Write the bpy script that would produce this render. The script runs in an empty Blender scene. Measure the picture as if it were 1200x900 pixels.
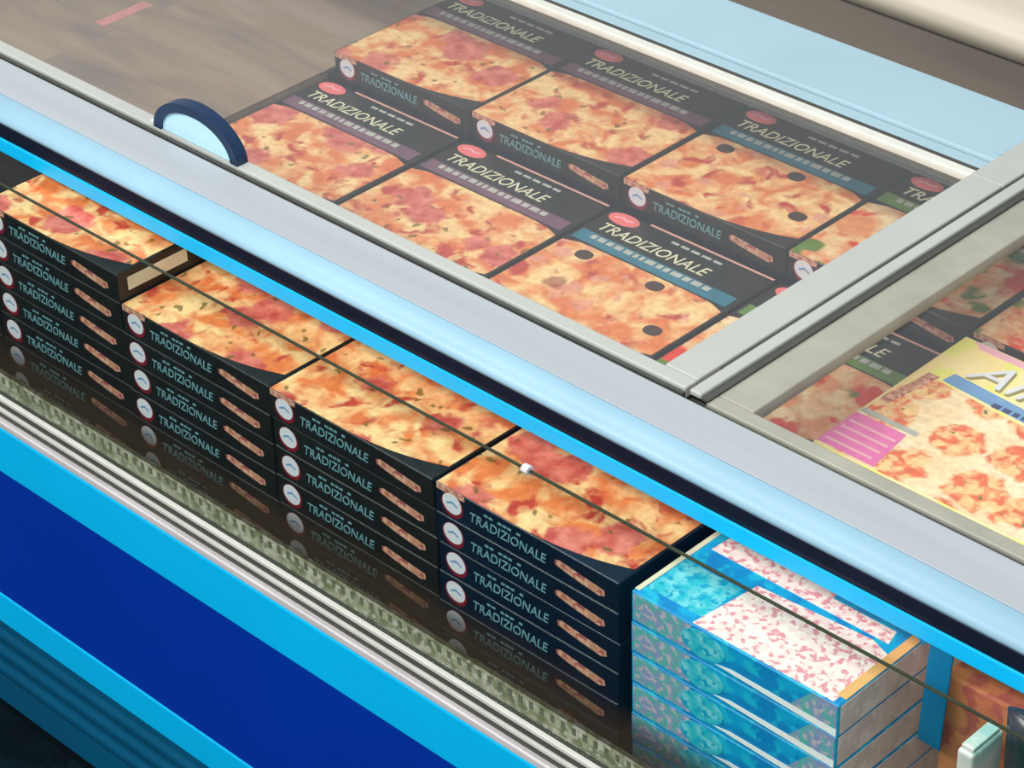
import bpy, bmesh, math, random
from mathutils import Matrix, Vector
random.seed(7)
S = bpy.context.scene
C = S.collection

# ------------------------------------------------------------------ camera, world, lights, exposure
cam_d = bpy.data.cameras.new('camera')
cam = bpy.data.objects.new('camera', cam_d); C.objects.link(cam)
cam_d.sensor_fit = 'HORIZONTAL'; cam_d.sensor_width = 36.0
cam_d.lens = 36.0 * 3053.98 / 1200.0
cam_d.clip_start = 0.05; cam_d.clip_end = 100
_r = (0.7180678, 0.69546697, -0.02653915)          # camera right, down, forward in world axes
_d = (0.37215392, -0.41591212, -0.82977019)
_f = (-0.58811572, 0.5859546, -0.55747386)
cam.matrix_world = Matrix(((_r[0], -_d[0], -_f[0], 1.70),
                           (_r[1], -_d[1], -_f[1], -1.58),
                           (_r[2], -_d[2], -_f[2], 2.66),
                           (0, 0, 0, 1)))
S.camera = cam
S.view_settings.view_transform = 'Standard'
S.view_settings.look = 'None'
S.view_settings.gamma = 1.0
S.view_settings.use_curve_mapping = False
S.view_settings.exposure = -0.32

w = bpy.data.worlds.new('shop_light'); S.world = w; w.use_nodes = True
bg = w.node_tree.nodes['Background']
bg.inputs['Color'].default_value = (0.92, 0.96, 1.0, 1); bg.inputs['Strength'].default_value = 0.62

def area(name, loc, rot, sx, sy, power, col):
    l = bpy.data.lights.new(name, 'AREA'); l.shape = 'RECTANGLE'; l.size = sx; l.size_y = sy
    l.energy = power; l.color = col
    o = bpy.data.objects.new(name, l); C.objects.link(o); o.location = loc; o.rotation_euler = rot
    return o
area('ceiling_light', (-0.2, -2.6, 3.9), (math.radians(38), 0, 0), 6.0, 0.8, 330, (1.0, 0.98, 0.94))
area('ceiling_light', (-0.6, 0.3, 4.4), (0, 0, 0), 5.0, 0.6, 110, (1.0, 0.98, 0.94))

# ------------------------------------------------------------------ materials
def new_mat(name):
    m = bpy.data.materials.new(name); m.use_nodes = True
    nt = m.node_tree; p = nt.nodes['Principled BSDF']
    return m, nt, p
def N(nt, t, **k):
    n = nt.nodes.new(t)
    for a, b in k.items(): setattr(n, a, b)
    return n
def ramp(nt, stops, interp='LINEAR'):
    r = N(nt, 'ShaderNodeValToRGB'); r.color_ramp.interpolation = interp
    e = r.color_ramp.elements
    while len(e) < len(stops): e.new(0.5)
    for i, (p, c) in enumerate(stops):
        e[i].position = p; e[i].color = (*c, 1) if len(c) == 3 else c
    return r
def mix(nt, fac, a, b):
    m = N(nt, 'ShaderNodeMix', data_type='RGBA')
    for s, v in ((m.inputs[0], fac), (m.inputs[6], a), (m.inputs[7], b)):
        if hasattr(v, 'is_output') or isinstance(v, bpy.types.NodeSocket): nt.links.new(v, s)
        elif isinstance(v, (int, float)): s.default_value = v
        else: s.default_value = (*v, 1)
    return m.outputs[2]
def s2l(r, g, b):
    f = lambda c: (c / 255 / 12.92) if c / 255 <= 0.04045 else ((c / 255 + 0.055) / 1.055) ** 2.4
    return (f(r), f(g), f(b))

def plain(name, col, rough=0.5, metal=0.0, var=0.12, scale=30.0, stretch=(1, 1, 1), bump=0.0, spec=0.5, coat=0.0):
    """a solid colour with faint procedural wear"""
    m, nt, p = new_mat(name)
    tc = N(nt, 'ShaderNodeTexCoord'); mp = N(nt, 'ShaderNodeMapping'); mp.inputs['Scale'].default_value = stretch
    nz = N(nt, 'ShaderNodeTexNoise'); nz.inputs['Scale'].default_value = scale; nz.inputs['Detail'].default_value = 4
    nt.links.new(tc.outputs['Object'], mp.inputs[0]); nt.links.new(mp.outputs[0], nz.inputs['Vector'])
    lo = tuple(c * (1 - var) for c in col); hi = tuple(min(1, c * (1 + var)) for c in col)
    r = ramp(nt, [(0.3, lo), (0.7, hi)]); nt.links.new(nz.outputs['Fac'], r.inputs[0])
    nt.links.new(r.outputs[0], p.inputs['Base Color'])
    p.inputs['Roughness'].default_value = rough; p.inputs['Metallic'].default_value = metal
    p.inputs['Specular IOR Level'].default_value = spec; p.inputs['Coat Weight'].default_value = coat
    if bump:
        b = N(nt, 'ShaderNodeBump'); b.inputs['Strength'].default_value = bump; b.inputs['Distance'].default_value = 0.002
        nt.links.new(nz.outputs['Fac'], b.inputs['Height']); nt.links.new(b.outputs[0], p.inputs['Normal'])
    return m

def glass(name, tint, strength=1.0):
    m, nt, p = new_mat(name); nt.nodes.remove(p)
    out = nt.nodes['Material Output']
    t = N(nt, 'ShaderNodeBsdfTransparent'); t.inputs[0].default_value = (*tint, 1)
    g = N(nt, 'ShaderNodeBsdfGlossy'); g.inputs['Roughness'].default_value = 0.03
    fr = N(nt, 'ShaderNodeFresnel'); ge = N(nt, 'ShaderNodeNewGeometry'); io = N(nt, 'ShaderNodeMapRange')
    io.inputs[3].default_value = 1.5; io.inputs[4].default_value = 1 / 1.5      # same reflectance from either side of the sheet
    nt.links.new(ge.outputs['Backfacing'], io.inputs[0]); nt.links.new(io.outputs[0], fr.inputs[0])
    mu = N(nt, 'ShaderNodeMath', operation='MULTIPLY'); mu.inputs[1].default_value = strength
    mx = N(nt, 'ShaderNodeMixShader')
    nt.links.new(fr.outputs[0], mu.inputs[0]); nt.links.new(mu.outputs[0], mx.inputs[0])
    nt.links.new(t.outputs[0], mx.inputs[1]); nt.links.new(g.outputs[0], mx.inputs[2])
    nt.links.new(mx.outputs[0], out.inputs[0])
    return m

def pizza(name, kind):
    m, nt, p = new_mat(name)
    tc = N(nt, 'ShaderNodeTexCoord'); oi = N(nt, 'ShaderNodeObjectInfo')
    mul = N(nt, 'ShaderNodeMath', operation='MULTIPLY'); mul.inputs[1].default_value = 37.0
    nt.links.new(oi.outputs['Random'], mul.inputs[0])
    add = N(nt, 'ShaderNodeVectorMath', operation='ADD')
    cmb = N(nt, 'ShaderNodeCombineXYZ')
    for i in range(2): nt.links.new(mul.outputs[0], cmb.inputs[i])
    nt.links.new(tc.outputs['Object'], add.inputs[0]); nt.links.new(cmb.outputs[0], add.inputs[1])
    V = add.outputs[0]
    def noise(sc, det=4, dist=0.0, off=0.0):
        n = N(nt, 'ShaderNodeTexNoise'); n.inputs['Scale'].default_value = sc
        n.inputs['Detail'].default_value = det; n.inputs['Distortion'].default_value = dist
        if off:
            a = N(nt, 'ShaderNodeVectorMath', operation='ADD'); a.inputs[1].default_value = (off, -off, off)
            nt.links.new(V, a.inputs[0]); nt.links.new(a.outputs[0], n.inputs['Vector'])
        else: nt.links.new(V, n.inputs['Vector'])
        return n.outputs['Fac']
    def vor(sc, off=0.0, rnd=1.0):
        n = N(nt, 'ShaderNodeTexVoronoi'); n.inputs['Scale'].default_value = sc; n.inputs['Randomness'].default_value = rnd
        a = N(nt, 'ShaderNodeVectorMath', operation='ADD'); a.inputs[1].default_value = (off, off * .7, 0)
        # wobble the lookup so patches are ragged
        nn = N(nt, 'ShaderNodeTexNoise'); nn.inputs['Scale'].default_value = 38; nt.links.new(V, nn.inputs['Vector'])
        sc_ = N(nt, 'ShaderNodeVectorMath', operation='SCALE'); sc_.inputs[3].default_value = 0.035
        nt.links.new(nn.outputs['Color'], sc_.inputs[0])
        nt.links.new(V, a.inputs[0])
        b = N(nt, 'ShaderNodeVectorMath', operation='ADD'); nt.links.new(a.outputs[0], b.inputs[0]); nt.links.new(sc_.outputs[0], b.inputs[1])
        nt.links.new(b.outputs[0], n.inputs['Vector'])
        return n
    def thr(sock, lo, hi, a=(0, 0, 0), b=(1, 1, 1)):
        r = ramp(nt, [(lo, a), (hi, b)]); nt.links.new(sock, r.inputs[0]); return r.outputs[0]
    orange, cream, red = s2l(230, 128, 72), s2l(252, 212, 150), s2l(196, 70, 56)
    if kind == 'veg': orange, cream, red = s2l(232, 150, 96), s2l(246, 218, 168), s2l(222, 60, 36)
    base = mix(nt, thr(noise(24, 5, .6), .40, .60), orange, cream)
    base = mix(nt, thr(noise(30, 4, .5, 3.1), .56, .66), base, red)
    if kind in ('ham', 'ham2'):
        v = vor(13.0 if kind == 'ham' else 11.0, 1.7)
        patch = thr(v.outputs['Distance'], .34, .42, (1, 1, 1), (0, 0, 0))
        tint = mix(nt, thr(noise(45, 3), .35, .65), s2l(198, 84, 74), s2l(232, 138, 120))
        base = mix(nt, patch, base, tint)
        g = vor(34.0, 4.2); base = mix(nt, thr(g.outputs['Distance'], .13, .20, (.8, .8, .8), (0, 0, 0)), base, s2l(112, 96, 30))
    elif kind == 'olive':
        v = vor(22.0, 2.2); base = mix(nt, thr(v.outputs['Distance'], .24, .32, (.8, .8, .8), (0, 0, 0)), base, s2l(230, 158, 134))
        o = vor(9.5, 5.3); base = mix(nt, thr(o.outputs['Distance'], .10, .16, (.7, .7, .7), (0, 0, 0)), base, s2l(150, 70, 50))
    elif kind == 'veg':
        v = vor(12.0, 1.2); base = mix(nt, thr(v.outputs['Distance'], .28, .36, (1, 1, 1), (0, 0, 0)), base, s2l(226, 62, 40))
        g = vor(15.0, 6.2); base = mix(nt, thr(g.outputs['Distance'], .20, .27, (1, 1, 1), (0, 0, 0)), base, s2l(96, 130, 44))
    elif kind == 'mini':
        base = mix(nt, thr(noise(18, 3), .3, .7), s2l(255, 238, 200), s2l(255, 220, 170))
        v = vor(14.0, 1.2, .35)
        disc = thr(v.outputs['Distance'], .42, .50, (1, 1, 1), (0, 0, 0))
        top = mix(nt, thr(noise(60, 4, .5), .42, .58), s2l(236, 110, 64), s2l(255, 210, 146))
        g = thr(noise(75, 2, 0, 5.0), .66, .70); top = mix(nt, g, top, s2l(90, 130, 50))
        base = mix(nt, disc, base, top)
    mot = thr(noise(95, 3, .3, 8.0), .36, .64, (.66, .58, .54), (1.0, 1.0, 1.0))
    mm = N(nt, 'ShaderNodeMix', data_type='RGBA', blend_type='MULTIPLY'); mm.inputs[0].default_value = .5
    nt.links.new(base, mm.inputs[6]); nt.links.new(mot, mm.inputs[7])
    nt.links.new(mm.outputs[2], p.inputs['Base Color'])
    p.inputs['Roughness'].default_value = 0.35
    return m

def speck(name, a, b, c, scale, lo=.42, hi=.58, rough=.5, spec=.5):
    m, nt, p = new_mat(name); tc = N(nt, 'ShaderNodeTexCoord')
    n1 = N(nt, 'ShaderNodeTexNoise'); n1.inputs['Scale'].default_value = scale; n1.inputs['Detail'].default_value = 5
    n2 = N(nt, 'ShaderNodeTexNoise'); n2.inputs['Scale'].default_value = scale * 1.7; n2.inputs['Detail'].default_value = 3
    mp = N(nt, 'ShaderNodeMapping'); mp.inputs['Location'].default_value = (3, 7, 2)
    nt.links.new(tc.outputs['Object'], n1.inputs[0]); nt.links.new(tc.outputs['Object'], mp.inputs[0]); nt.links.new(mp.outputs[0], n2.inputs[0])
    r1 = ramp(nt, [(lo, (0, 0, 0)), (hi, (1, 1, 1))]); nt.links.new(n1.outputs[0], r1.inputs[0])
    r2 = ramp(nt, [(.52, (0, 0, 0)), (.60, (1, 1, 1))]); nt.links.new(n2.outputs[0], r2.inputs[0])
    col = mix(nt, r2.outputs[0], mix(nt, r1.outputs[0], a, b), c)
    nt.links.new(col, p.inputs['Base Color']); p.inputs['Roughness'].default_value = rough
    p.inputs['Specular IOR Level'].default_value = spec
    return m

MT = {}
MT['panel_sky'] = plain('panel_sky_blue', s2l(0, 172, 228), .5, var=.05, scale=3, spec=.2)
MT['panel_navy'] = plain('panel_royal_blue', s2l(0, 46, 150), .5, var=.06, scale=3, spec=.12)
MT['panel_teal'] = plain('bumper_teal_blue', s2l(0, 78, 112), .55, var=.08, scale=5, spec=.2)
MT['strip_cyan'] = plain('strip_cyan', s2l(0, 178, 236), .4, var=.04)
MT['gasket'] = plain('gasket_navy_rubber', s2l(2, 12, 34), .6, var=.2, spec=.2)
MT['rail_top'] = plain('rail_grey_white', s2l(150, 157, 163), .45, var=.05, scale=6, stretch=(.3, 6, 6))
MT['rail_nose'] = plain('rail_pale_blue', s2l(132, 168, 188), .4, var=.04, scale=6, spec=.35)
MT['lid_frame'] = plain('lid_frame_grey', s2l(160, 164, 160), .45, metal=.0, var=.06, scale=12, stretch=(.3, .3, 4))
MT['lid_frame2'] = plain('lid_frame_dull', s2l(142, 142, 132), .45, var=.1, scale=18)
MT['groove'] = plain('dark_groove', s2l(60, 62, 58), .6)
MT['beam'] = plain('rear_beam_pale_blue', s2l(146, 174, 187), .4, var=.04, scale=5)
MT['white_trim'] = plain('trim_white', s2l(196, 198, 190), .4, var=.06)
MT['steel'] = plain('trim_steel', s2l(206, 202, 204), .35, metal=.2, var=.12, scale=25, stretch=(.3, 3, 3))
MT['liner'] = plain('liner_white', s2l(198, 204, 202), .5, var=.08)
MT['frost'] = speck('frosted_liner', s2l(122, 124, 92), s2l(170, 168, 140), s2l(196, 190, 176), 60)
MT['cream'] = plain('far_rail_cream', s2l(184, 176, 160), .45, var=.06, scale=4, stretch=(.4, 4, 4))
MT['far_dark'] = plain('far_side_taupe', s2l(120, 112, 104), .6, var=.15, scale=4, stretch=(.4, 3, 3))
MT['floor'] = speck('floor_tile', s2l(4, 20, 28), s2l(8, 28, 36), s2l(2, 16, 24), 9, rough=.9, spec=.08)
MT['grout'] = plain('floor_grout', s2l(4, 14, 20), .9, spec=.08)
MT['lid_glass'] = glass('lid_glass', (.985, .995, .99), 1.6)
MT['front_glass'] = glass('front_glass', (.93, .96, .95), .8)
MT['glass_edge'] = plain('glass_edge_green', s2l(34, 44, 24), .4, var=.2)
MT['black'] = plain('carton_black', s2l(26, 28, 28), .38, var=.2, scale=40)
MT['black_blue'] = plain('carton_black_blue_lit', s2l(8, 26, 46), .35, var=.2, scale=40)  # black carton with a blue light reflection put into its colour
MT['pizza_ham'] = pizza('print_pizza_ham', 'ham')
MT['pizza_ham2'] = pizza('print_pizza_large_ham', 'ham2')
MT['pizza_olive'] = pizza('print_pizza_olive', 'olive')
MT['pizza_veg'] = pizza('print_pizza_tomato', 'veg')
MT['mini'] = pizza('print_mini_pizzas', 'mini')
MT['red_logo'] = plain('print_logo_red', s2l(232, 116, 116), .4, var=.08)
MT['white_print'] = plain('print_white', s2l(226, 226, 232), .4, var=.04)
MT['ring'] = plain('print_dark_red', s2l(128, 26, 42), .4)
MT['cream_print'] = plain('print_cream', s2l(222, 216, 184), .4, var=.05)
MT['grey_print'] = plain('print_grey', s2l(178, 178, 170), .4, var=.15, scale=60)
MT['teal_print'] = plain('print_teal', s2l(116, 164, 172), .4, var=.1)
MT['pink_line'] = plain('print_pink', s2l(214, 158, 146), .4, var=.06)
MT['peach'] = speck('print_crust_strip', s2l(196, 136, 104), s2l(228, 176, 150), s2l(170, 84, 84), 90)
MT['band_plum'] = plain('print_plum', s2l(112, 78, 96), .4, var=.15)
MT['band_teal'] = plain('print_band_teal', s2l(44, 112, 132), .4, var=.15)
MT['band_green'] = plain('print_band_green', s2l(96, 130, 62), .4, var=.15)
MT['sky_box'] = speck('carton_cyan', s2l(0, 132, 196), s2l(0, 164, 214), s2l(20, 180, 214), 30)
MT['sky_picture'] = speck('print_white_pink_script', s2l(252, 238, 226), s2l(244, 218, 212), s2l(226, 150, 158), 78, rough=.4)
MT['lilac'] = speck('print_lilac_green', s2l(140, 150, 190), s2l(90, 176, 172), s2l(190, 180, 190), 70)
MT['aqua'] = speck('print_aqua', s2l(40, 186, 204), s2l(120, 210, 220), s2l(0, 160, 196), 60)
MT['card_grey'] = speck('carton_end_grey', s2l(236, 216, 206), s2l(222, 204, 196), s2l(242, 228, 220), 30)
MT['cardboard'] = None
MT['orange_edge'] = plain('print_orange_edge', s2l(232, 176, 110), .45, var=.08)
MT['yellow_box'] = speck('carton_yellow', s2l(252, 224, 150), s2l(254, 232, 170), s2l(240, 232, 120), 14, rough=.35)
MT['yellow'] = plain('print_yellow', s2l(236, 206, 60), .4, var=.06)
MT['magenta'] = plain('print_magenta', s2l(232, 116, 176), .4, var=.1, scale=60)
MT['pale_pink'] = plain('print_pale_pink', s2l(240, 176, 190), .4, var=.06)
MT['blue_ribbon'] = plain('print_blue_ribbon', s2l(110, 154, 200), .4, var=.12)
MT['pale_blue'] = plain('print_pale_blue', s2l(180, 204, 226), .4, var=.08)
MT['navy_print'] = plain('print_navy', s2l(50, 60, 110), .4)
MT['olive_print'] = plain('print_shadow_olive', s2l(150, 140, 84), .4)
MT['handle_blue'] = plain('handle_dark_blue', s2l(0, 36, 70), .35, var=.1)
MT['handle_white'] = plain('handle_pale_blue', s2l(176, 218, 240), .2, var=.03, coat=.4)
MT['teal_strip'] = plain('divider_teal', s2l(0, 104, 146), .4, var=.12, scale=20)
MT['brown_pack'] = speck('carton_russet', s2l(172, 100, 70), s2l(186, 124, 78), s2l(158, 84, 74), 24)
MT['white_card'] = speck('carton_white_mint', s2l(214, 214, 206), s2l(160, 204, 196), s2l(222, 222, 218), 24)
MT['pouch'] = speck('pouch_dark', s2l(34, 36, 46), s2l(46, 52, 60), s2l(28, 52, 50), 24, rough=.25)
MT['oval_lilac'] = speck('print_oval_lilac', s2l(206, 204, 226), s2l(196, 190, 216), s2l(120, 116, 150), 70)
MT['orange_pack'] = speck('carton_orange', s2l(238, 172, 88), s2l(244, 196, 120), s2l(232, 150, 70), 20)

MT['olive_dark'] = plain('print_black_olive', s2l(64, 46, 42), .35, var=.3, scale=120)
MT['bright_white'] = plain('print_bright_white', s2l(250, 250, 248), .4, var=.02)
MT['streak_pink'] = plain('faded_reflection_pink', s2l(196, 128, 124), .5, var=.15, scale=50)  # pink strip painted in place of a reflection streak
MT['slot'] = plain('vent_slot_grey', s2l(92, 92, 72), .7)
def cardboard():
    m, nt, p = new_mat('brown_cardboard'); tc = N(nt, 'ShaderNodeTexCoord'); mp = N(nt, 'ShaderNodeMapping')
    mp.inputs['Scale'].default_value = (2.2, 16, 6)  # lengthwise streaks also paint in shelving reflected by the lid
    n = N(nt, 'ShaderNodeTexNoise'); n.inputs['Scale'].default_value = 1.6; n.inputs['Detail'].default_value = 5; n.inputs['Distortion'].default_value = .6
    nt.links.new(tc.outputs['Object'], mp.inputs[0]); nt.links.new(mp.outputs[0], n.inputs[0])
    r = ramp(nt, [(.25, s2l(110, 100, 94)), (.5, s2l(142, 120, 102)), (.75, s2l(154, 136, 120))])
    nt.links.new(n.outputs[0], r.inputs[0]); nt.links.new(r.outputs[0], p.inputs['Base Color']); p.inputs['Roughness'].default_value = .7
    return m
MT['cardboard'] = cardboard()

def foot_film():  # brown tint on the glass, denser towards the foot
    m, nt, p = new_mat('brown_film'); nt.nodes.remove(p); out = nt.nodes['Material Output']
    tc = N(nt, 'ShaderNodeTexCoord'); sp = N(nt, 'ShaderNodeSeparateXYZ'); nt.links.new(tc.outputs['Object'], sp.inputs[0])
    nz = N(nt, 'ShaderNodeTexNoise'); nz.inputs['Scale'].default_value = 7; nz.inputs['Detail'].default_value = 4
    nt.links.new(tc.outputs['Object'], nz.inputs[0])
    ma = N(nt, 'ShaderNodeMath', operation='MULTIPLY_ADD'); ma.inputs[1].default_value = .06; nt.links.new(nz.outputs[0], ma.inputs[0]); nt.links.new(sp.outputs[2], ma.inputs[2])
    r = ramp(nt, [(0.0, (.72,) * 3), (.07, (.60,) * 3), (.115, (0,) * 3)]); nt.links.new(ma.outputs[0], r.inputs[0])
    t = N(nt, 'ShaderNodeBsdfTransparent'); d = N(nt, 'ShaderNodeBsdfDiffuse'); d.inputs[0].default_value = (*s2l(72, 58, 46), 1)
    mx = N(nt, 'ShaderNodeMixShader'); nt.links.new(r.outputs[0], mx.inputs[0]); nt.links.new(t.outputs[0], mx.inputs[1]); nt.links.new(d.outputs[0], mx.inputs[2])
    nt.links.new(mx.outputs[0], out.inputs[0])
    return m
MT['foot_film'] = foot_film()

# ------------------------------------------------------------------ mesh helpers
def mesh_obj(name, me, mat, parent=None, loc=(0, 0, 0), rot=(0, 0, 0)):
    o = bpy.data.objects.new(name, me); C.objects.link(o)
    if mat is not None and len(me.materials) == 0: me.materials.append(MT[mat])
    o.parent = parent; o.location = loc; o.rotation_euler = rot
    return o
def empty(name, loc, label=None, cat=None, group=None, rz=0.0):
    o = bpy.data.objects.new(name, None); C.objects.link(o); o.location = loc; o.rotation_euler = (0, 0, rz)
    o.empty_display_size = .05
    tag(o, label, cat, group); return o
def tag(o, label=None, cat=None, group=None, kind=None):
    if label: o['label'] = label
    if cat: o['category'] = cat
    if group: o['group'] = group
    if kind: o['kind'] = kind
    return o
def box_mesh(x0, x1, y0, y1, z0, z1, bevel=0.0, seg=2):
    bm = bmesh.new()
    bmesh.ops.create_cube(bm, size=1)
    for v in bm.verts:
        v.co.x = x1 if v.co.x > 0 else x0; v.co.y = y1 if v.co.y > 0 else y0; v.co.z = z1 if v.co.z > 0 else z0
    if bevel: bmesh.ops.bevel(bm, geom=list(bm.edges), offset=bevel, segments=seg, affect='EDGES', profile=.5)
    me = bpy.data.meshes.new('box'); bm.to_mesh(me); bm.free(); return me
def prism_x(profile, x0, x1, smooth=False):
    """extrude a closed (y,z) profile along X"""
    n = len(profile)
    vs = [(x0, y, z) for y, z in profile] + [(x1, y, z) for y, z in profile]
    fs = [(i, (i + 1) % n, n + (i + 1) % n, n + i) for i in range(n)] + [tuple(range(n))[::-1], tuple(range(n, 2 * n))]
    me = bpy.data.meshes.new('prism'); me.from_pydata(vs, [], fs)
    bm = bmesh.new(); bm.from_mesh(me); bmesh.ops.recalc_face_normals(bm, faces=bm.faces); bm.to_mesh(me); bm.free()
    if smooth:
        for f in me.polygons:
            if len(f.vertices) == 4: f.use_smooth = True
    return me
def flat(pts, axis='z', t=0.0004):
    """a thin printed patch: outline points in the plane, extruded by t outwards (+z, or -y for the front, +x for the end)"""
    n = len(pts)
    if axis == 'z': a = [(x, y, 0) for x, y in pts]; b = [(x, y, t) for x, y in pts]
    elif axis == 'y': a = [(x, 0, z) for x, z in pts]; b = [(x, -t, z) for x, z in pts]
    else: a = [(0, y, z) for y, z in pts]; b = [(t, y, z) for y, z in pts]
    fs = [tuple(range(n)), tuple(range(n, 2 * n))[::-1]] + [(i, (i + 1) % n, n + (i + 1) % n, n + i) for i in range(n)]
    me = bpy.data.meshes.new('print'); me.from_pydata(a + b, [], fs)
    bm = bmesh.new(); bm.from_mesh(me); bmesh.ops.recalc_face_normals(bm, faces=bm.faces); bm.to_mesh(me); bm.free()
    return me
def ellipse(cx, cy, rx, ry, n=20, a0=0.0, a1=2 * math.pi, p=2.0):
    out = []
    for i in range(n):
        a = a0 + (a1 - a0) * i / n
        c, s = math.cos(a), math.sin(a)
        out.append((cx + rx * math.copysign(abs(c) ** (2 / p), c), cy + ry * math.copysign(abs(s) ** (2 / p), s)))
    return out
def rect(x0, x1, y0, y1): return [(x0, y0), (x1, y0), (x1, y1), (x0, y1)]
_dg = None
def text_mesh(txt, width, height, shear=0.0, axis='z', ext=0.0003):
    cu = bpy.data.curves.new('t', 'FONT'); cu.body = txt; cu.shear = shear; cu.extrude = ext; cu.size = 1; cu.resolution_u = 3
    ob = bpy.data.objects.new('t', cu); C.objects.link(ob)
    dg = bpy.context.evaluated_depsgraph_get()
    me = bpy.data.meshes.new_from_object(ob.evaluated_get(dg))
    bpy.data.objects.remove(ob); bpy.data.curves.remove(cu)
    xs = [v.co.x for v in me.vertices]; ys = [v.co.y for v in me.vertices]
    sx = width / (max(xs) - min(xs)); sy = height / (max(ys) - min(ys)); mx, my = min(xs), min(ys)
    for v in me.vertices:
        x, y, z = (v.co.x - mx) * sx, (v.co.y - my) * sy, v.co.z
        v.co = (x, y, z) if axis == 'z' else (x, -z, y)
    me.update(); return me

# ------------------------------------------------------------------ floor
XL, XR = -2.6, 1.9
fl = mesh_obj('floor', box_mesh(-5, 5, -4, 6, -.05, 0), 'grout'); tag(fl, kind='structure')
tile = box_mesh(-.197, .197, -.197, .197, 0, .003)
tile.materials.append(MT['floor'])
for i in range(-5, 2):
    for j in range(-5, 1):
        o = mesh_obj('floor_tile', tile, None, fl, (i * .4 - .1, j * .4 - .16, 0))

# ------------------------------------------------------------------ freezer
fz = empty('chest_freezer', (0, 0, 0), 'long blue chest freezer with glass front full of frozen pizza boxes', 'freezer')
FZ = lambda n, me, m: mesh_obj(n, me, m, fz)
FZ('front_panel', box_mesh(XL, XR, -.012, .004, .570, .652, .003), 'panel_sky')['label'] = 'sky blue band below the glass'
FZ('front_panel', box_mesh(XL, XR, -.010, .004, .327, .570), 'panel_navy')['label'] = 'royal blue band'
FZ('front_panel', box_mesh(XL, XR, -.012, .004, .268, .327, .003), 'panel_sky')['label'] = 'lower sky blue band'
FZ('kick_panel', box_mesh(XL, XR, -.006, .004, .090, .268), 'panel_teal')
for z in (.232, .196, .160):
    FZ('bumper_rib', prism_x([(-.006, z - .014), (-.0095, z - .004), (-.0095, z + .004), (-.006, z + .014)], XL, XR), 'panel_teal')
FZ('toe_kick', box_mesh(XL, XR, .05, .07, .0032, .10), 'gasket')
FZ('body', box_mesh(XL, XR, .005, .98, .09, .60), 'liner')
FZ('rear_wall', box_mesh(XL, XR, .935, .975, .60, 1.045), 'liner')
FZ('end_wall', box_mesh(XL, XL + .04, .03, .935, .60, 1.04), 'liner')
FZ('end_wall', box_mesh(XR - .04, XR, .03, .935, .60, 1.04), 'liner')
FZ('raised_shelf', box_mesh(XL + .04, XR - .04, .30, .935, .60, .76), 'liner')
# metal trim under the glass: stepped lines
FZ('glass_channel', box_mesh(XL, XR, -.004, .012, .60, .6925), 'groove')
FZ('trim_bar', box_mesh(XL, XR, -.007, .0, .6945, .7005, .001), 'white_trim')
FZ('trim_bar', box_mesh(XL, XR, -.008, .0, .6765, .6825, .001), 'white_trim')
FZ('trim_bar', box_mesh(XL, XR, -.012, .0, .6525, .6640, .002), 'steel')
lip = FZ('inner_lip', box_mesh(XL, XR, .0125, .0165, .60, .726), 'frost')
bm = bmesh.new()
for i in range(180):
    x = -1.6 + i * .0165
    g = bmesh.ops.create_cube(bm, size=1)['verts']
    for v in g: v.co = Vector((x + v.co.x * .006, .0122 + v.co.y * .0008, .713 + v.co.z * .010))
me = bpy.data.meshes.new('vent'); bm.to_mesh(me); bm.free()
vs_ = mesh_obj('vent_slots', me, 'slot', lip); tag(vs_, kind='stuff')
# front glass
gl = FZ('front_glass', box_mesh(XL, XR, .003, .009, .693, 1.0500), 'front_glass')
mesh_obj('glass_edge', box_mesh(XL, XR, .0040, .0080, 1.0500, 1.0512), 'glass_edge', gl)
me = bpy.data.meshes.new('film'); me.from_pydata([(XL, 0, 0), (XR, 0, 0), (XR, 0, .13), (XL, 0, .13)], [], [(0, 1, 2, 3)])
fg = mesh_obj('glass_film', me, 'foot_film', gl, (0, .0098, .7265)); fg['label'] = 'brownish film on the foot of the glass, denser towards the bottom'
clip = mesh_obj('glass_clip', prism_x([(y * 1.0 + .006, z + 1.051) for y, z in ellipse(0, 0, .006, .005, 10)], .122, .131), 'steel', gl)
# rail on which the lids slide
FZ('cyan_strip', box_mesh(XL, XR, .098, .130, 1.010, 1.032, .002), 'strip_cyan')
FZ('gasket', prism_x([(.100, 1.032), (.098, 1.040), (.100, 1.052), (.104, 1.060), (.14, 1.060), (.14, 1.032)], XL, XR), 'gasket')
nose = []
for i in range(9):
    a = math.pi + (math.pi / 2) * i / 8
    nose.append((.128 + .032 * math.cos(a), 1.058 - .017 * math.sin(a)))
FZ('rail_nose', prism_x([(.130, 1.057)] + nose[0:] + [(.130, 1.075)], XL, XR, True), 'rail_nose')
FZ('rail', box_mesh(XL, XR, .129, .192, 1.02, 1.0752, .002), 'rail_top')
FZ('rail_underside', box_mesh(XL, XR, .131, .200, 1.000, 1.02), 'liner')
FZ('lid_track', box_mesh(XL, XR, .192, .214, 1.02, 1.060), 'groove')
# rear beam
FZ('rear_beam', box_mesh(XL, XR, .845, .982, 1.045, 1.072, .004), 'beam')
FZ('rear_beam_lip', box_mesh(XL, XR, .8168, .839, 1.0622, 1.0715, .002), 'beam')
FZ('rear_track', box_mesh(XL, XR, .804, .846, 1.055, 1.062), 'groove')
FZ('rear_gap_shade', box_mesh(XL, XR, .8045, .8165, 1.062, 1.0725), 'groove')  # dark strip standing in for the shadow line behind the lid
cap = FZ('screw_cap', flat(ellipse(0, 0, .008, .008, 16), 'z', .0015), 'beam'); cap.location = (.118, .868, 1.072)
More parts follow.
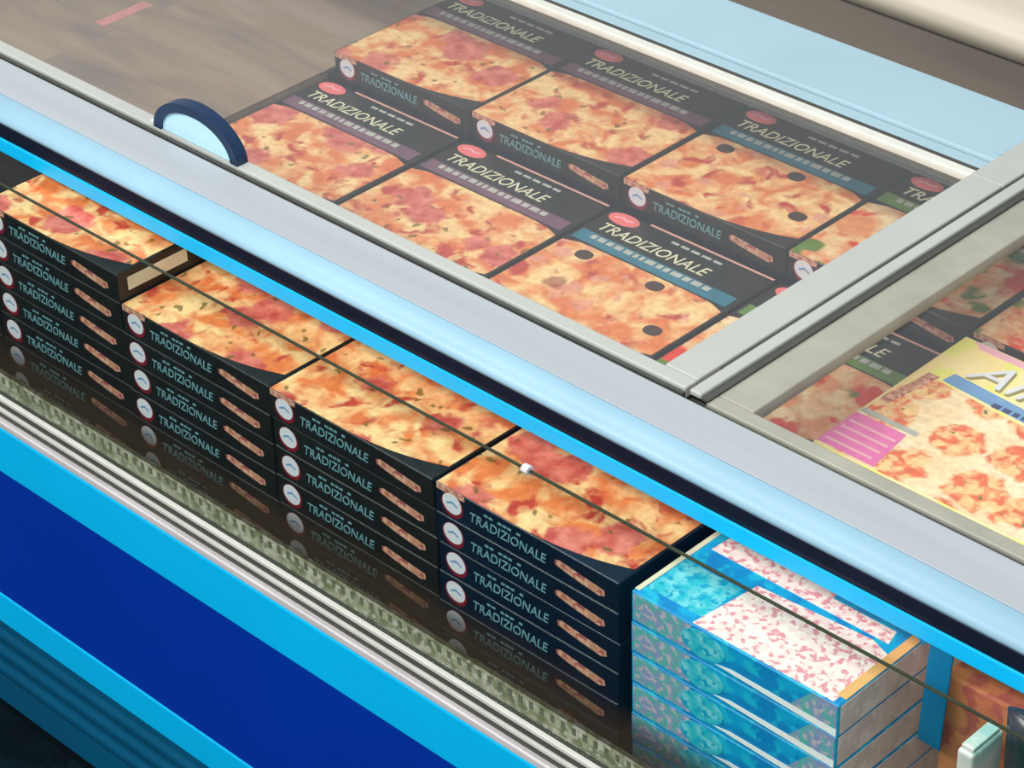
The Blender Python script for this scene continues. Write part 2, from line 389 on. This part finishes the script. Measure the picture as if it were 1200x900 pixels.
# divider tab hanging from the strip
hang = FZ('divider_strip', box_mesh(-.014, .014, -.0015, .0015, -.13, .0, .001), 'teal_strip')
hang.location = (.598, .101, 1.012); hang.rotation_euler = (0, math.radians(3), 0)
mesh_obj('divider_tab', box_mesh(-.034, -.012, -.0015, .0015, -.02, -.004), 'teal_strip', hang, (0, 0, 0), (0, math.radians(35), 0))

# ------------------------------------------------------------------ sliding lids
def lid(x0, x1, zt, label, with_handle=None, edge_wide=.07, fm='lid_frame'):
    t = empty('sliding_lid', ((x0 + x1) / 2, .5, zt - .02), label, 'freezer lid', 'sliding glass lids on top of the freezer')
    ox, oy, oz = (x0 + x1) / 2, .5, zt - .02
    def P(n, a, b, c, d, e, f, m=fm, bev=.002): return mesh_obj(n, box_mesh(a - ox, b - ox, c - oy, d - oy, e - oz, f - oz, bev), m, t)
    P('frame_bar', x0, x1, .2010, .221, zt - .012, zt + .003)
    P('lid_gap_shade', x0, x1, .1955, .2008, zt - .012, zt - .0015, 'groove', 0)  # dark strip drawn in for the shaded gap between rail and lid
    P('frame_bar', x0, x1, .787, .803, zt - .011, zt + .001, 'white_trim')
    P('frame_bar', x0, x0 + .05, .221, .787, zt - .014, zt + .003)
    P('frame_bar', x1 - edge_wide, x1, .221, .787, zt - .014, zt + .004)
    P('pane', x0 + .03, x1 - .03, .213, .795, zt - .009, zt - .005, 'lid_glass', 0)
    return t, P, (ox, oy, oz)
L1, P1, o1 = lid(-1.55, .178, 1.0765, 'large sliding glass lid with half-round blue handle over the black pizza boxes', edge_wide=.047)
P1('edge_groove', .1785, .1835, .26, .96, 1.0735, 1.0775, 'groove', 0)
P1('edge_bar', .1835, .200, .2010, .96, 1.0735, 1.0805)
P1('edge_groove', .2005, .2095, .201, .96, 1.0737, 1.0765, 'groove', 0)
P1('edge_bar', .131, .1785, .787, .96, 1.0735, 1.0805)
# handle: half disc with a dark blue rim
hx, hy, hz = -.643 - o1[0], .211 - o1[1], 1.0797 - o1[2]
hd = empty('handle', (hx, hy, hz)); hd.parent = L1
R1, R2, H1, H2 = .082, .068, .054, .041
n = 24
fv = [(R2 * math.cos(math.pi * i / n), -.006, H2 * math.sin(math.pi * i / n)) for i in range(n + 1)]
bv = [(x, .004, z) for x, _, z in fv]
me = bpy.data.meshes.new('disc'); k = n + 1
me.from_pydata(fv + bv, [], [tuple(range(k)), tuple(range(k, 2 * k))[::-1]] + [(i, (i + 1) % k, k + (i + 1) % k, k + i) for i in range(k)])
mesh_obj('handle_face', me, 'handle_white', hd)
vsr, fsr = [], []
for i in range(n + 1):
    a = math.pi * i / n; c, s = math.cos(a), math.sin(a)
    for (r, h, y) in ((R2, H2, -.010), (R1, H1, -.010), (R1, H1, .008), (R2, H2, .008)): vsr.append((r * c, y, h * s))
for i in range(n):
    for j in range(4):
        a, b = i * 4 + j, i * 4 + (j + 1) % 4
        fsr.append((a, b, b + 4, a + 4))
fsr += [(0, 1, 2, 3), (n * 4 + 3, n * 4 + 2, n * 4 + 1, n * 4)]
me = bpy.data.meshes.new('rim'); me.from_pydata(vsr, [], fsr)
bm = bmesh.new(); bm.from_mesh(me); bmesh.ops.recalc_face_normals(bm, faces=bm.faces); bm.to_mesh(me); bm.free()
mesh_obj('handle_rim', me, 'handle_blue', hd)
for sx in (-1,): mesh_obj('handle_screw', box_mesh(sx * .084 - .004, sx * .084 + .003, -.010, -.004, .0, .007, .001), 'white_trim', hd)

L2, P2, o2 = lid(.207, 1.7, 1.0705, 'lower sliding glass lid over the yellow box and tomato pizza boxes', edge_wide=.05, fm='lid_frame2')

# ------------------------------------------------------------------ pizza boxes
W, D, T = .277, .265, .042
BODY = box_mesh(0, W, 0, D, 0, T - .0006, .0012, 1); BODY.materials.append(MT['black'])
BODYB = box_mesh(0, W, 0, D, 0, T - .0006, .0012, 1); BODYB.materials.append(MT['black_blue'])
# pizza picture on the lid: fills the front two thirds, trimmed by the pizza's round edge
def picture_outline():
    pts = []
    y1 = .640 * D
    for i in range(13):                      # front edge bulges to the box edge
        u = .012 + .976 * i / 12
        pts.append((u * W, .001 + .030 * max(0, (u - .45) / .55) ** 2.2))
    for i in range(13):
        u = .988 - .976 * i / 12
        pts.append((u * W, y1 - .012 * abs(2 * u - 1) ** 9))
    return pts
PIC = {}
for kname in ('pizza_ham', 'pizza_ham2', 'pizza_olive', 'pizza_veg'):
    PIC[kname] = flat(picture_outline()); PIC[kname].materials.append(MT[kname])
TOPLOGO = flat(ellipse(.115 * W, .938 * D, .025, .0135, 20)); TOPLOGO.materials.append(MT['red_logo'])
TOPSCRIPT = flat([(.06 * W, .925 * D), (.10 * W, .945 * D), (.13 * W, .930 * D), (.17 * W, .945 * D), (.17 * W, .955 * D), (.13 * W, .942 * D), (.10 * W, .957 * D), (.06 * W, .937 * D)], 'z', .0007); TOPSCRIPT.materials.append(MT['pale_pink'])
TITLE = text_mesh('TRADIZIONALE', .66 * W, .075 * D, .18); TITLE.materials.append(MT['cream_print'])
def dashes(n, x0, x1, y0, y1, seed):
    r = random.Random(seed); bm = bmesh.new(); x = x0
    while x < x1:
        l = r.uniform(.006, .016)
        g = bmesh.ops.create_cube(bm, size=1)['verts']
        for v in g: v.co = Vector((x + (v.co.x + .5) * l, y0 + (v.co.y + .5) * (y1 - y0), (v.co.z + .5) * .0007))
        x += l + .004
    me = bpy.data.meshes.new('lines'); bm.to_mesh(me); bm.free(); return me
SUB = dashes(1, .10 * W, .80 * W, .700 * D, .735 * D, 3); SUB.materials.append(MT['grey_print'])
SMALL = dashes(1, .42 * W, .72 * W, .925 * D, .942 * D, 5); SMALL.materials.append(MT['grey_print'])
BAND = {}
for bnd in ('band_plum', 'band_teal', 'band_green'):
    BAND[bnd] = flat([(.02 * W, .655 * D), (.97 * W, .650 * D), (.97 * W, .745 * D), (.02 * W, .750 * D)]); BAND[bnd].materials.append(MT[bnd])
OLIVE = flat(ellipse(0, 0, .013, .011, 12, p=2.4), 'z', .0007); OLIVE.materials.append(MT['olive_dark'])
EDGE = flat(rect(.24 * W, W - .002, .984 * D, .998 * D)); EDGE.materials.append(MT['pink_line'])
RING = flat(ellipse(.098 * W, T * .47, .0175, .0165, 18), 'y', .0004); RING.materials.append(MT['ring'])
FLOGO = flat(ellipse(.098 * W, T * .53, .0150, .0135, 18), 'y', .0008); FLOGO.materials.append(MT['white_print'])
SCRIPT = flat([(.068 * W, .47 * T), (.10 * W, .56 * T), (.13 * W, .47 * T), (.13 * W, .53 * T), (.10 * W, .63 * T), (.068 * W, .53 * T)], 'y', .0011); SCRIPT.materials.append(MT['blue_ribbon'])
FTITLE = text_mesh('TRADIZIONALE', .42 * W, .30 * T, .18, 'y'); FTITLE.materials.append(MT['teal_print'])
FSMALL = text_mesh('-- --- -', .20 * W, .06 * T, 0, 'y'); FSMALL.materials.append(MT['teal_print'])
FSTRIP = flat([(.665 * W, .60 * T), (.69 * W, .66 * T), (.80 * W, .58 * T), (.925 * W, .50 * T), (.93 * W, .34 * T), (.90 * W, .26 * T), (.78 * W, .34 * T), (.67 * W, .46 * T)], 'y', .0005); FSTRIP.materials.append(MT['peach'])
ENDP = flat(rect(.06 * D, .42 * D, .28 * T, .72 * T), 'x', .0005); ENDP.materials.append(MT['cream_print'])
CORNER = flat(rect(.012 * W, .17 * W, .80 * T, .985 * T), 'y', .0005); CORNER.materials.append(MT['peach'])

def child(name, me, parent, loc=(0, 0, 0)):
    o = bpy.data.objects.new(name, me); C.objects.link(o); o.parent = parent; o.location = loc; return o
def pizza_box(x, y, z, label, group, body=BODY, top=None, band=None, front=True, rz=0.0, end=False, edge=False):
    t = empty('pizza_box', (x, y, z), label, 'pizza box', group, rz)
    child('carton', body, t)
    if front:
        child('front_logo', RING, t); child('front_logo_oval', FLOGO, t); child('front_logo_script', SCRIPT, t)
        child('front_title', FTITLE, t, (.20 * W, -.0004, .30 * T)); child('front_small_print', FSMALL, t, (.28 * W, -.0004, .72 * T))
        child('front_picture', FSTRIP, t)
    if end: child('end_label', ENDP, t, (W, 0, 0))
    if top:
        zz = T - .0006
        pp = child('pizza_picture', PIC[top], t, (0, 0, zz))
        if top == 'pizza_olive':
            for ou, ov in ((.19, .56), (.62, .57), (.86, .27)): child('olive', OLIVE, pp, (ou * W, ov * D, .0))
        child('corner_picture', CORNER, t)
        child('title_band', BAND[band], t, (0, 0, zz)); child('subtitle_lines', SUB, t, (0, 0, zz))
        child('brand_oval', TOPLOGO, t, (0, 0, zz)); child('brand_script', TOPSCRIPT, t, (0, 0, zz)); child('title', TITLE, t, (.07 * W, .788 * D, zz + .0003)); child('small_print', SMALL, t, (0, 0, zz))
        if edge: child('edge_line', EDGE, t, (0, 0, zz))
    return t
ORD = ['topmost', 'second from the top', 'third from the top', 'fourth from the top', 'fifth from the top', 'sixth from the top',
       'seventh from the top', 'eighth from the top', 'lowest', 'bottom']
ZF = .6025
# front row: stacks behind the front glass (x, layers, body, picture, description)
stacks = [(-1.150, 7, BODY, 'pizza_ham', 'in the stack cut off at far left'),
          (-.8700, 9, BODY, 'pizza_ham2', 'in the tallest stack'),
          (-.5930, 8, BODY, 'pizza_ham', 'in third stack left of blue-white boxes'),
          (-.3145, 8, BODY, 'pizza_ham2', 'in second stack left of blue-white boxes'),
          (-.0350, 8, BODYB, 'pizza_ham', 'in stack right beside blue-white boxes')]
for si, (x, nl, body, pic, where) in enumerate(stacks):
    r = random.Random(40 + si)
    for k in range(nl):
        topk = nl - 1 - k
        jx, jy = r.uniform(-.0012, .0012), r.uniform(-.0015, .002)
        zz = ZF + .012 + k * T
        lab = 'black pizza box, %s %s' % (ORD[topk], where)
        if topk == 0 and si: lab = 'black pizza box, picture in view, topmost ' + where
        pizza_box(x + jx, .020 + jy + .0015, zz, lab, 'pizza boxes stacked behind the front glass', body,
                  pic if topk == 0 and si else None, 'band_plum', True, 0, si == 1 and topk < 2)
    # pallet sheet under each stack
FZ('front_floor', box_mesh(XL + .04, XR - .04, .02, .299, .60, ZF + .0115), 'liner')

# rows seen through the lids
zs = .76
row2 = [(-.8925, 'pizza_ham2', 'band_plum', 'ham pizza box under the lid, touching the handle'),
        (-.6080, 'pizza_ham', 'band_plum', 'ham pizza box in the middle of the nearer row under the lid'),
        (-.3250, 'pizza_olive', 'band_teal', 'olive pizza box at the right end of the nearer row under the lid'),
        (-.0420, 'pizza_veg', 'band_green', 'tomato pizza box of the nearer row, half under the lid divider'),
        (.2410, 'pizza_veg', 'band_green', 'tomato pizza box of the nearer row underneath the yellow box')]
row3 = [(-.8810, 'pizza_ham2', 'band_plum', 'large ham pizza box at the left end of the rear row under the lid'),
        (-.6020, 'pizza_ham', 'band_plum', 'ham pizza box in the middle of the rear row under the lid'),
        (-.3200, 'pizza_olive', 'band_teal', 'olive pizza box at the right end of the rear row under the lid'),
        (-.0400, 'pizza_veg', 'band_green', 'tomato pizza box of the rear row, half under the lid divider'),
        (.2420, 'pizza_veg', 'band_green', 'tomato pizza box of the rear row behind the yellow box')]
for rows, y, ztop, edge, nl in ((row2, .3755, .922, True, 3), (row3, .6500, .966, False, 4)):
    for i, (x, pic, bnd, lab) in enumerate(rows):
        if True:
            pizza_box(x, y, ztop - T, lab.replace('ham pizza box', 'black ham pizza box').replace('olive pizza', 'black olive pizza').replace('tomato pizza', 'green and black tomato pizza'),
                      'pizza boxes in two rows under the lids', BODY, pic, bnd, True, 0, False, edge)
FZ('basket_floor', box_mesh(-.90, .55, .366, .634, .76, .922 - T), 'gasket')  # coloured dark so the gap between the rows looks shaded
FZ('basket_floor', box_mesh(-.90, .55, .651, .930, .76, .966 - T), 'gasket')

# ------------------------------------------------------------------ blue and white boxes
BW, BD, BT = .275, .262, .042
BB = box_mesh(0, BW, 0, BD, 0, BT - .0006, .0012, 1); BB.materials.append(MT['sky_box'])
B_left = flat(rect(.01 * BW, .30 * BW, .12 * BT, .93 * BT), 'y', .0004); B_left.materials.append(MT['lilac'])
B_blob = flat(ellipse(.36 * BW, .52 * BT, .030, .017, 16), 'y', .0007); B_blob.materials.append(MT['aqua'])
B_stripe = flat([(.42 * BW, .16 * BT), (.995 * BW, .02 * BT), (.995 * BW, .24 * BT), (.50 * BW, .26 * BT)], 'y', .0005); B_stripe.materials.append(MT['bright_white'])
B_right = flat([(.78 * BW, .25 * BT), (.995 * BW, .25 * BT), (.995 * BW, .97 * BT), (.88 * BW, .97 * BT)], 'y', .0004); B_right.materials.append(MT['lilac'])
B_end = flat(rect(.004, BD - .004, .002, BT - .003), 'x', .0005); B_end.materials.append(MT['card_grey'])
for k in range(8):
    topk = 7 - k
    lab = 'blue and white carton, %s in the stack beside the blue-lit black pizza boxes' % ORD[topk]
    if topk == 0: lab = 'topmost blue and white carton with pink lettered pictures on its lid'
    t = empty('snack_carton', (.2600 + random.uniform(-.001, .001), .022, ZF + .012 + k * BT), lab, 'carton', 'blue and white cartons behind the front glass')
    child('carton', BB, t); child('side_print', B_left, t); child('side_emblem', B_blob, t); child('white_stripe', B_stripe, t)
    child('side_picture', B_right, t); child('end_panel', B_end, t, (BW, 0, 0))
    if topk == 0:
        zt = BT - .0006
        a = child('top_panel', flat(rect(.03 * BW, .31 * BW, .06 * BD, .30 * BD), 'z', .0003), t, (0, 0, zt)); a.data.materials.append(MT['aqua'])
        a = child('top_picture', flat([(.30 * BW, .01 * BD), (.97 * BW, .01 * BD), (.97 * BW, .36 * BD), (.86 * BW, .40 * BD), (.34 * BW, .36 * BD)], 'z', .0005), t, (0, 0, zt)); a.data.materials.append(MT['sky_picture'])
        a = child('top_picture', flat([(.06 * BW, .42 * BD), (.08 * BW, .66 * BD), (.58 * BW, .66 * BD), (.60 * BW, .50 * BD), (.90 * BW, .50 * BD), (.92 * BW, .42 * BD)]), t, (0, 0, zt)); a.data.materials.append(MT['sky_picture'])
        a = child('orange_edge', flat(rect(.955 * BW, .998 * BW, .05 * BD, .66 * BD), 'z', .0007), t, (0, 0, zt)); a.data.materials.append(MT['orange_edge'])
        a = child('cream_edge', flat(rect(.002 * BW, .025 * BW, .02 * BD, .98 * BD), 'z', .0007), t, (0, 0, zt)); a.data.materials.append(MT['cream_print'])

# ------------------------------------------------------------------ yellow box of mini pizzas lying on the tomato pizzas
YW, YD, YT = .300, .290, .055
yb = empty('mini_pizza_box', (.254, .330, .9225), 'yellow and pink box of mini pizzas lying on tomato pizza boxes under right lid', 'box')
a = mesh_obj('carton', box_mesh(0, YW, 0, YD, 0, YT, .002), 'yellow_box', yb)
zt = YT
def ydecal(n, pts, m, ax='z', t=.0004, loc=None): return mesh_obj(n, flat(pts, ax, t), m, yb, loc or (0, 0, zt))
ydecal('pizza_picture', [(.02 * YW, .01 * YD), (.99 * YW, .01 * YD), (.99 * YW, .60 * YD), (.45 * YW, .62 * YD), (.10 * YW, .66 * YD), (.015 * YW, .52 * YD)], 'mini')
ydecal('pink_panel', [(.005 * YW, .02 * YD), (.27 * YW, .02 * YD), (.24 * YW, .27 * YD), (.005 * YW, .27 * YD)], 'magenta', t=.0008)
for i in range(4): ydecal('pink_panel_line', rect(.02 * YW, .235 * YW, (.05 + .05 * i) * YD, (.064 + .05 * i) * YD), 'pale_pink', t=.0011)
ydecal('grey_line', rect(.01 * YW, .27 * YW, .285 * YD, .315 * YD), 'grey_print', t=.0008)
ydecal('blue_ribbon', [(.12 * YW, .67 * YD), (.13 * YW, .74 * YD), (.50 * YW, .71 * YD), (.99 * YW, .68 * YD), (.99 * YW, .60 * YD), (.50 * YW, .64 * YD)], 'blue_ribbon', t=.0008)
mesh_obj('ribbon_lettering', dashes(1, .36 * YW, .95 * YW, .645 * YD, .672 * YD, 9), 'navy_print', yb, (0, 0, zt + .0006))
mesh_obj('title_shadow', text_mesh('Alin', .40 * YW, .155 * YD, .3), 'olive_print', yb, (.172 * YW, .745 * YD, zt + .0004))
mesh_obj('title', text_mesh('Alin', .40 * YW, .155 * YD, .3), 'white_print', yb, (.160 * YW, .757 * YD, zt + .0009))
ydecal('orange_strip', [(.02 * YW, .40 * YD), (.06 * YW, .40 * YD), (.10 * YW, .68 * YD), (.05 * YW, .68 * YD)], 'peach', t=.0009)
ydecal('pink_corner', [(.10 * YW, .95 * YD), (.40 * YW, .95 * YD), (.36 * YW, .99 * YD), (.05 * YW, .99 * YD)], 'pale_pink')
ydecal('front_print', rect(.0, .10 * YW, .0, .98 * YT), 'yellow', 'y', loc=(0, 0, 0))
ydecal('front_print', rect(.10 * YW, .30 * YW, .05 * YT, .95 * YT), 'pale_pink', 'y', loc=(0, 0, 0))
ydecal('front_print', rect(.33 * YW, .62 * YW, .15 * YT, .85 * YT), 'pale_blue', 'y', loc=(0, 0, 0))
ydecal('front_print', rect(.66 * YW, .74 * YW, .10 * YT, .90 * YT), 'red_logo', 'y', loc=(0, 0, 0))
ydecal('front_print', rect(.74 * YW, .98 * YW, .35 * YT, .75 * YT), 'magenta', 'y', loc=(0, 0, 0))

# ------------------------------------------------------------------ cartons at the empty left part
def carton(x0, x1, y0, y1, z0, z1, label, streak=None):
    t = empty('cardboard_carton', ((x0 + x1) / 2, (y0 + y1) / 2, z0), label, 'carton', 'brown cartons under the lid')
    hx_, hy_ = (x1 - x0) / 2, (y1 - y0) / 2; h = z1 - z0
    mesh_obj('carton_body', box_mesh(-hx_, hx_, -hy_, hy_, 0, h - .004, .003), 'cardboard', t)
    mesh_obj('flap', box_mesh(-hx_, hx_, -hy_, hy_ - .03, h - .0038, h), 'cardboard', t)
    mesh_obj('flap', box_mesh(-hx_, hx_, hy_ - .026, hy_, h - .0038, h), 'cardboard', t)
    if streak: mesh_obj('streak', flat(streak), 'streak_pink', t, (0, 0, h))
    return t
carton(-1.245, -.905, .345, .930, .765, .925, 'flat brown carton left of the ham pizza boxes, under the lid')
carton(-2.10, -1.250, .345, .930, .765, .922, 'brown carton with pink reflection streak at the top left corner under the lid', [(.380, -.105), (.402, -.105), (.402, -.010), (.380, -.010)])

# ------------------------------------------------------------------ packs at the lower right corner
t = empty('brown_pack', (.675, .205, ZF + .012), 'russet brown carton standing behind the teal divider strip', 'carton')
mesh_obj('carton', box_mesh(-.085, .10, -.085, .06, 0, .350, .003), 'brown_pack', t)
mesh_obj('lid_seam', box_mesh(-.085, .10, -.002, .002, .350, .3512), 'orange_edge', t)
t = empty('white_pack', (.680, .055, ZF + .012), 'upright white and mint carton in the bottom right corner', 'carton')
mesh_obj('carton', box_mesh(-.009, .009, -.026, .026, 0, .358, .003), 'white_card', t)
mesh_obj('closure_flap', box_mesh(-.007, .007, -.022, .022, .358, .363, .001), 'white_card', t)
t = empty('dark_pouch', (.750, .070, ZF + .012), 'dark pouch with lilac oval label in the bottom right corner', 'pouch')
bm = bmesh.new(); nx, nz = 10, 14; grid = {}
for side in (-1, 1):
    for i in range(nx + 1):
        for j in range(nz + 1):
            u, v = i / nx, j / nz
            puff = .026 * (max(0, math.sin(math.pi * u)) ** .5) * (max(0, math.sin(math.pi * min(1, v * .93 + .04))) ** .5)
            key = (side, i, j)
            grid[key] = bm.verts.new(((u - .5) * .105 * (1 - .08 * math.sin(math.pi * v)), side * (puff + .001), v * .40))
for side in (-1, 1):
    for i in range(nx):
        for j in range(nz):
            bm.faces.new([grid[(side, i, j)], grid[(side, i + 1, j)], grid[(side, i + 1, j + 1)], grid[(side, i, j + 1)]])
for j in range(nz):
    for i in (0, nx): bm.faces.new([grid[(-1, i, j)], grid[(1, i, j)], grid[(1, i, j + 1)], grid[(-1, i, j + 1)]])
for i in range(nx):
    for j in (0, nz): bm.faces.new([grid[(-1, i, j)], grid[(-1, i + 1, j)], grid[(1, i + 1, j)], grid[(1, i, j)]])
bmesh.ops.recalc_face_normals(bm, faces=bm.faces)
me = bpy.data.meshes.new('pouch'); bm.to_mesh(me); bm.free()
for f in me.polygons: f.use_smooth = True
mesh_obj('bag', me, 'pouch', t)
mesh_obj('oval_label', flat(ellipse(-.005, .285, .032, .040, 20), 'y', .0006), 'oval_lilac', t, (0, -.0275, 0))
t = empty('orange_pack', (.850, .09, ZF + .012), 'orange and white carton at the right edge of the photo', 'carton')
mesh_obj('carton', box_mesh(-.04, .05, -.06, .055, 0, .375, .003), 'orange_pack', t)
mesh_obj('label_panel', flat(rect(-.035, .02, .24, .33), 'y', .0005), 'white_print', t, (0, -.06, 0))

# ------------------------------------------------------------------ neighbouring freezer behind
nf = empty('neighbouring_freezer', (0, 1.2, 0), 'cream topped neighbouring freezer behind the rear beam', 'freezer')
def NF(n, me, m): return mesh_obj(n, me, m, nf, (0, -1.2, 0))
NF('body', box_mesh(XL, XR, 1.195, 1.905, 0.002, 1.015), 'far_dark')
prof = [(1.180, 1.015)]
for i in range(9):
    a = math.pi - (math.pi / 2) * i / 8
    prof.append((1.230 + .05 * math.cos(a), 1.035 + .035 * math.sin(a)))
prof += [(1.525, 1.07), (1.525, 1.015)]
NF('rail', prism_x(prof, XL, XR, True), 'cream')
NF('top_panel', box_mesh(XL, XR, 1.530, 1.905, 1.015, 1.06), 'beam')
